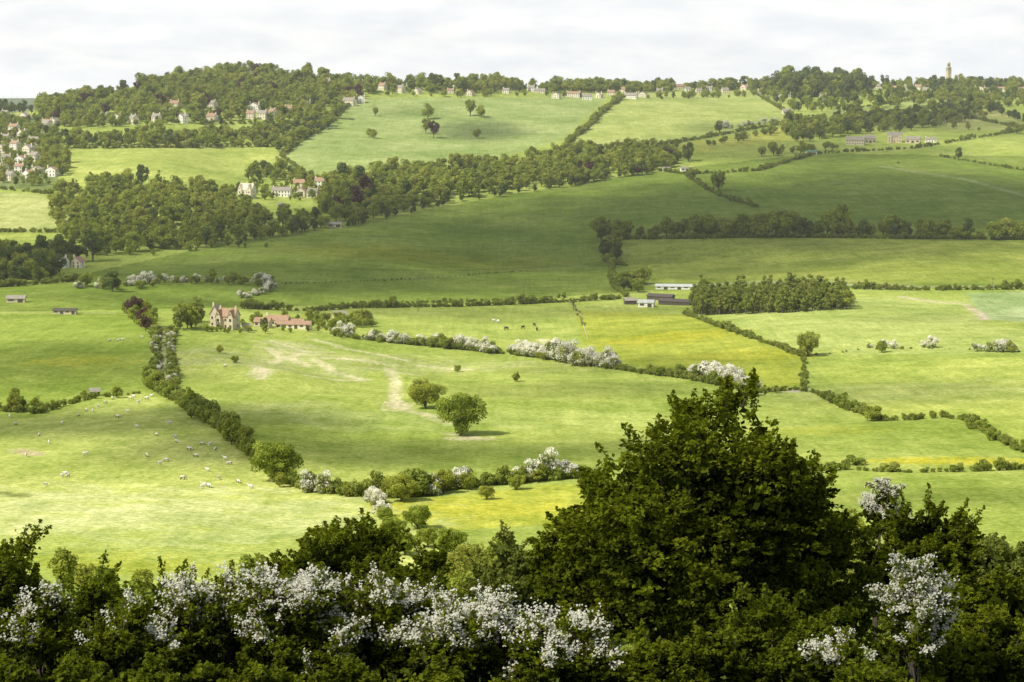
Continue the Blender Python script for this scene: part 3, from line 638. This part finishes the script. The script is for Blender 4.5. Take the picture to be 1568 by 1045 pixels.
hill=[(160,185,12),(176,187,13),(240,188,9),(268,166,12),(258,176,12),(325,186,12),(326,166,9),(390,170,13),(402,182,11),(418,178,9),(280,188,11),(384,182,9),(535,161,18),(552,157,11),(612,142,14),(586,138,10),(560,134,10),(72,197,10),(500,132,10),(470,165,9),(205,190,9),(442,174,9)]
for i,(u,v,w_) in enumerate(hill):
    house('hillside_house',u,v,w_,8,rng.uniform(5.4,6.8),3.4,rng.uniform(-.8,.1),[M_cream,M_whitep,M_cream][i%3],[M_slate,M_brown][i%2],'xy'[i%3==1],2)
sky_=[(826,143,16,0),(814,140,10,1),(852,151,11,1),(878,149,20,0),(899,153,13,0),(917,150,10,1),(936,146,10,0),(966,151,18,1),(984,149,12,0),(1040,137,14,0),(1053,140,8,1),(1200,150,20,1),(1110,143,10,0),(1086,139,10,1),(720,147,9,0),(690,143,9,0),(775,143,9,0),(1140,138,12,0),
  (1345,137,12,1),(1368,139,16,0),(1385,136,9,1),(1406,138,11,0),(1436,139,15,1),(1500,140,15,0),(1513,142,10,1),(1531,140,16,0),(1546,139,12,1),(1562,142,11,0),(1418,141,9,0),(1480,139,10,0),(953,142,8,0),(1010,144,9,1),(640,144,9,0),(1070,143,9,1),(1165,146,9,0),(1260,152,10,1),(1390,146,10,1),(1460,147,9,0)]
for i,(u,v,w_,q) in enumerate(sky_):
    house('ridge_house',u,v,w_,rng.uniform(6,8.5),rng.uniform(3.6,5.2),rng.uniform(2.6,3.6),rng.uniform(-.8,.2),[M_cream,M_whitep,M_cream][i%3],M_slate if (q or i%4==0) else (M_tile if i%3 else M_brown),'xxy'[i%3],1+i%2)
house('stone_farmhouse',1370,218,16,10,7,4,-.2,M_stone,M_slate,'x',2,2);house('stone_farmhouse',1310,222,20,9,5.5,3.6,-.3,M_stone,M_slate,'x',2);house('white_bungalow',1425,218,12,7,3.2,2.2,-.1,M_whitep,M_slate,'x',1,storeys=1)
barn('stone_barn',1330,219,14,9,5,3.6,.3,M_stone,M_slate,3);barn('stone_barn',1398,219,16,8,4,3,-.3,M_stone,M_slate,3)
barn('farm_shed',1242,237,11,7,3,1.4,.1,M_whitep,M_green,2)
barn('poultry_shed',1035,443,26,6,2.0,1.2,-.1,M_whitep,M_metal,6);barn('farm_shed',990,470,9,7,2.8,1.3,-.2,M_whitep,M_metal,2);barn('farm_shed',965,466,7,6,2.5,1.3,.1,M_wood,M_slate,2)
barn('black_barn',1035,467,20,6,2.2,1.3,-.45,M_wood,M_wood,4);barn('black_barn',1012,459,16,6,2.2,1.3,-.45,M_wood,M_wood,4)
house('stone_cottage',95,410,8,7,4.4,3.0,-.4,M_whitep,M_slate,'x',2);house('stone_cottage',120,410,7,7,4.4,3.0,-.3,M_cream,M_brown,'y',1)
barn('field_shed',25,463,10,5,2.3,1.5,.1,M_stone,M_slate,2);barn('field_shed',100,481,12,4,2.,1.,0,M_stone,M_wood,4);barn('field_shed',145,606,3.5,3,1.8,1.,.3,M_wood,M_slate,1)
barn('field_shed',512,348,12,6,2.6,1.6,.1,M_stone,M_slate,2);barn('field_shed',1205,175,12,7,4,3,.1,M_cream,M_slate,2)
for u,v in ((1020,262),(1048,262)): barn('field_shed',u,v,8,5,2.5,1.5,.2,M_whitep,M_slate,2)
flush()
# hill-top tower
p=ground(1452,131.5);E=empty('stone_tower',p,.3);a,b,c_,d_=MB(),MB(),MB(),MB()
a.box(-3.6,3.6,-3.6,3.6,-3,26);a.box(-4.2,4.2,-4.2,4.2,26,26.8);a.box(-9,-3.62,-4,4,-3,8)
a.box(-3.3,3.3,-3.3,3.3,26.8,31);a.box(-3.9,3.9,-3.9,3.9,31,31.8)
for x in (-1.9,0,1.9):
    for s_ in (-1,1):
        b.box(x-.5,x+.5,s_*3.3-.05,s_*3.3+.05,27.3,30.5);b.box(s_*3.3-.05,s_*3.3+.05,x-.5,x+.5,27.3,30.5)
for z in (6,13,20): b.box(-.5,.5,-3.66,-3.5,z,z+2.2)
a.cyl(2.7,2.7,31.8,33,8);c_.cyl(2.0,2.0,33,38,8);
for i in range(8):
    an=2*math.pi*i/8;d_.cyl(.28,.24,33,38.2,6,2.5*math.cos(an),2.5*math.sin(an))
a.cyl(2.9,2.9,38.2,38.8,8);d_.cyl(2.6,1.6,38.8,40.2,10);d_.cyl(1.6,.4,40.2,41.2,10);d_.cyl(.15,.1,41.2,43.5,6)
a.child('shaft',M_stone,E);b.child('openings',M_glass,E);c_.child('lantern',M_wood,E);d_.child('gilded_lantern',M_gilt,E)
# poles
def pole(name,u,v,h,arm=True):
    p=ground(u,v);E=empty(name,p,.4);q=MB();q.cyl(.16,.11,-.5,h,8)
    if arm: q.box(-.9,.9,.14,.24,h-.8,h-.65);[q.cyl(.05,.05,h-.65,h-.45,6,x,.19) for x in (-.8,0,.8)]
    q.child('pole',M_wood if arm else M_metal,E)
pole('telephone_pole',802,460,9);pole('telephone_pole',878,476,8);pole('telephone_pole',640,478,8);pole('mast',1248,236,24,False);pole('telephone_pole',1520,445,8);pole('telephone_pole',1300,470,8)
# ------------------------------------------------------------------ fence
def fence(name,pts):
    L=wline(pts,10);seg=np.linalg.norm(np.diff(L[:,:2],axis=0),axis=1);cum=np.r_[0,np.cumsum(seg)]
    t=np.arange(0,cum[-1],3.);x=np.interp(t,cum,L[:,0]);y=np.interp(t,cum,L[:,1]);z=hz(x,y);g=Geo()
    for i in range(len(t)): g.tube([[x[i],y[i],z[i]-.3],[x[i],y[i],z[i]+1.2]],[.07,.07],5)
    for hh in (.5,1.05): g.tube(np.stack([x,y,z+hh],1),np.full(len(t),.035),4)
    obj(name,g.mesh(name,[M_stone]))
fence('paddock_fence',[(1060,436),(1300,432),(1340,436),(1400,438)]);fence('field_fence',[(870,462),(888,482),(900,520)]);fence('field_fence',[(0,480),(180,482)]);fence('field_fence',[(1380,225),(1560,250)])
# ------------------------------------------------------------------ animals
M_wool=plain('wool',(.76,.72,.62),.1,6);M_black=plain('black_face',(.05,.045,.04),.2,6);M_hide=plain('brown_hide',(.09,.05,.03),.3,2)
def beast(name,body,face,graze=True,S=1.,cow=False):
    g=Geo();bz=.62 if not cow else .78
    r=np.array([.10,.24,.29,.30,.29,.30,.25,.12]);xs=np.linspace(-.55,.5,8)
    if cow: r=r*.95
    g.tube(np.stack([xs,xs*0,np.full(8,bz)+np.array([.04,.03,.0,-.02,-.02,0,.03,.07])],1),np.stack([r*.82,r],1),10,0)
    hp=[[.42,0,bz+.1],[.62,0,bz-.02 if graze else bz+.25],[.74,0,.3 if graze else bz+.42]]
    g.tube(hp,[.16,.12,.10],8,0)
    e=np.array(hp[-1]);dv=np.array([.05,0,-.12]) if graze else np.array([.13,0,-.05])
    g.tube([e-dv*.5,e+dv*.3,e+dv*1.2,e+dv*1.7],[.06,.10,.07,.03],8,1)
    for s_ in (-1,1):
        g.tube([e+[-.04,s_*.07,.03],e+[-.06,s_*.17,.02]],[.035,.015],5,1)
        g.tube([[.34,s_*.15,bz-.08],[.36,s_*.15,bz*.45],[.35,s_*.15,bz*.2],[.37,s_*.15,0]],[.09,.05,.035,.04],6,1 if not cow else 0)
        g.tube([[-.4,s_*.15,bz],[-.34,s_*.16,bz*.62],[-.47,s_*.15,bz*.36],[-.43,s_*.15,0]],[.13,.09,.04,.04],6,1 if not cow else 0)
    g.tube([[-.55,0,bz+.05],[-.62,0,bz-.08],[-.62,0,bz-.28]],[.05,.04,.02],5,0)
    me=g.mesh(name,[body,face],True)
    return me
SH=[beast('sheep_grazing',M_wool,M_black),beast('sheep_standing',M_wool,M_wool,False)]
flock=[(182,523),(188,522),(168,523),(218,518),(100,728),(95,731),(104,731),(313,745),(320,747),(310,748),(200,612),(205,609),(172,612),(150,625),(225,612),(212,618),(120,638),(95,650),(180,640),(210,655),(240,668),(260,650),(300,700),(318,722),(330,690),(345,705),(225,700),(245,712),(280,735),(130,698),(60,668),(40,700),(270,678),(335,735),(365,740),(196,632),(345,562),(15,640),(24,652),(75,680),(310,682),(322,683),(255,707),(70,745),(132,630),(142,632),(161,618),(232,608),(352,712),(384,748),(290,690),(268,672)]
for i,(u,v) in enumerate(flock):
    p=ground(u,v);s=rng.uniform(1.1,1.4);obj('sheep',SH[i%2],p,rng.uniform(0,6.28),s)
COWw=beast('cow_pale',M_wool,M_wool,True,cow=True);COWb=beast('cow_brown',M_hide,M_hide,True,cow=True)
for u,v,me_ in ((756,494,COWw),(763,495,COWw),(801,504,COWb),(822,507,COWb),(775,506,COWb),(1375,251,COWb),(818,500,COWb)):
    obj('cow',me_,ground(u,v),rng.uniform(0,6.28),1.9)
# ------------------------------------------------------------------ sun, clouds, sky
el=math.radians(48);az=math.atan2(-.82,-.57)
S=Vector((math.sin(az)*math.cos(el),math.cos(az)*math.cos(el),math.sin(el)))
sun=bpy.data.lights.new('sun','SUN');sun.energy=5.0;sun.angle=math.radians(.53);sun.color=(1,.95,.80)
so=bpy.data.objects.new('sun',sun);scene.collection.objects.link(so);so.rotation_euler=(-S).to_track_quat('-Z','Y').to_euler();so.location=(-300,-100,600)
CH=620.
shadows=[(880,370,370,250,.95),(1380,310,340,230,.92),(430,422,210,90,.90),(1200,230,170,150,.66),(1450,190,200,200,.5),(745,200,55,85,.75),(1110,200,55,90,.5),
 (150,650,75,42,.85),(300,690,34,34,.75),(545,695,62,32,.80),(60,555,90,80,.62),(620,475,200,40,.55),(980,560,60,40,.35),(1350,605,60,40,.4),(960,690,50,30,.5),(30,405,110,90,.7),(1440,490,50,30,.3),(380,640,36,42,.65),(860,600,50,30,.45),(300,150,180,80,.3),(640,170,60,60,.25),(1480,760,40,20,.4)]
lit=[(1430,425,130,50),(1530,420,120,55),(250,305,120,190),(620,285,110,70)]
gx=np.arange(-2200,3200,15.);gy=np.arange(-900,4400,15.)
GX,GY=np.meshgrid(gx,gy)
gxg=GX.copy();gyg=GY.copy()
for _ in range(4):
    z=hz(gxg,np.maximum(gyg,-150));t=(CH-z)/S.z;gxg=GX-S.x*t;gyg=GY-S.y*t
D=np.zeros_like(GX);wob=sn(gxg,gyg,260,31)*.26+sn(gxg,gyg,90,32)*.14;wob2=sn(gxg,gyg,60,35)*.3
for u,v,rx,ry,st in shadows:
    p=ground(u,v);big=min(1,rx/200)
    r=np.sqrt(((gxg-p[0])/rx)**2+((gyg-p[1])/ry)**2)+wob*big+wob2*(1-big)
    D=1-(1-D)*(1-st*np.exp(-np.maximum(r,0)**4))
for u,v,rx,ry in lit:
    p=ground(u,v);r=np.sqrt(((gxg-p[0])/rx)**2+((gyg-p[1])/ry)**2)+wob*.5
    D*=1-.85*np.exp(-np.maximum(r,0)**4)
r=np.sqrt((gxg/200)**2+((gyg-20)/150)**2)+wob*.5
D=1-(1-D)*(1-.42*np.exp(-np.maximum(r,0)**4))
D=np.clip(D+.14*np.clip(sn(gxg,gyg,330,40),0,1),0,.97)
V=np.stack([GX,GY,CH+25*sn(GX,GY,700,50)],-1).reshape(-1,3);n0,n1=GX.shape
ii=np.arange(n0*n1).reshape(n0,n1);Q=np.stack([ii[:-1,:-1],ii[:-1,1:],ii[1:,1:],ii[1:,:-1]],-1).reshape(-1,4)
mc,nt,out=newmat('shadow_cloud_vapour')
at=N(nt,'ShaderNodeAttribute',attribute_name='tone');tr=N(nt,'ShaderNodeBsdfTransparent');tl=N(nt,'ShaderNodeBsdfTranslucent');tl.inputs[0].default_value=(.5,.5,.47,1)
mx=N(nt,'ShaderNodeMixShader');nt.links.new(at.outputs['Fac'],mx.inputs[0]);nt.links.new(tr.outputs[0],mx.inputs[1]);nt.links.new(tl.outputs[0],mx.inputs[2]);nt.links.new(mx.outputs[0],out.inputs[0])
obj('shadow_cloud_sheet',mesh_np('shadow_cloud_sheet',V,Q,[mc],tone=D.ravel(),smooth=True))  # unseen sheet above the view, density shaped to cast cloud shadows on the valley
# thin valley haze: real scattering air over the valley
mh,nt,out=newmat('haze_air');vs=N(nt,'ShaderNodeVolumeScatter');vs.inputs['Color'].default_value=(1,.99,.95,1);vs.inputs['Density'].default_value=8.5e-5;vs.inputs['Anisotropy'].default_value=.2
nt.links.new(vs.outputs[0],out.inputs['Volume'])
q=MB();q.box(-3000,3000,450,5200,-60,330);me=bpy.data.meshes.new('haze');me.from_pydata(q.v,[],q.f);me.materials.append(mh);obj('haze',me)
w=bpy.data.worlds.new('World');scene.world=w;w.use_nodes=True;nt=w.node_tree
bg=nt.nodes['Background'];sk=N(nt,'ShaderNodeTexSky',sky_type='NISHITA',sun_disc=False,sun_elevation=el,sun_rotation=az%(2*math.pi),air_density=1.,dust_density=2.)
tc=N(nt,'ShaderNodeTexCoord');mp=N(nt,'ShaderNodeMapping');mp.inputs['Scale'].default_value=(1,1,4);nt.links.new(tc.outputs['Generated'],mp.inputs[0])
nf=noise(nt,9,7,mp.outputs[0],.55);sep=N(nt,'ShaderNodeSeparateXYZ');nt.links.new(tc.outputs['Generated'],sep.inputs[0])
f1=mrange(nt,nf,.35,.55,.94,1);f2=mrange(nt,sep.outputs['Z'],.06,.3,1,.16)
mm=N(nt,'ShaderNodeMath',operation='MULTIPLY');nt.links.new(f1,mm.inputs[0]);nt.links.new(f2,mm.inputs[1])
n2=noise(nt,22,7,mp.outputs[0],.6);cc=mixc(nt,mrange(nt,n2,.36,.62,0,1),(10.7,11.2,11.4),(12.9,12.9,12.5))
c=mixc(nt,mm.outputs[0],sk.outputs[0],cc)
nt.links.new(c,bg.inputs[0]);bg.inputs[1].default_value=.10
cam=bpy.data.cameras.new('camera');co=bpy.data.objects.new('camera',cam);scene.collection.objects.link(co)
co.location=(0,0,EYE);co.rotation_euler=(math.pi/2-th,0,0);cam.lens=36*F/1568;cam.sensor_width=36;cam.clip_start=.5;cam.clip_end=40000
scene.camera=co
scene.view_settings.view_transform='Standard';scene.view_settings.look='None';scene.view_settings.exposure=0
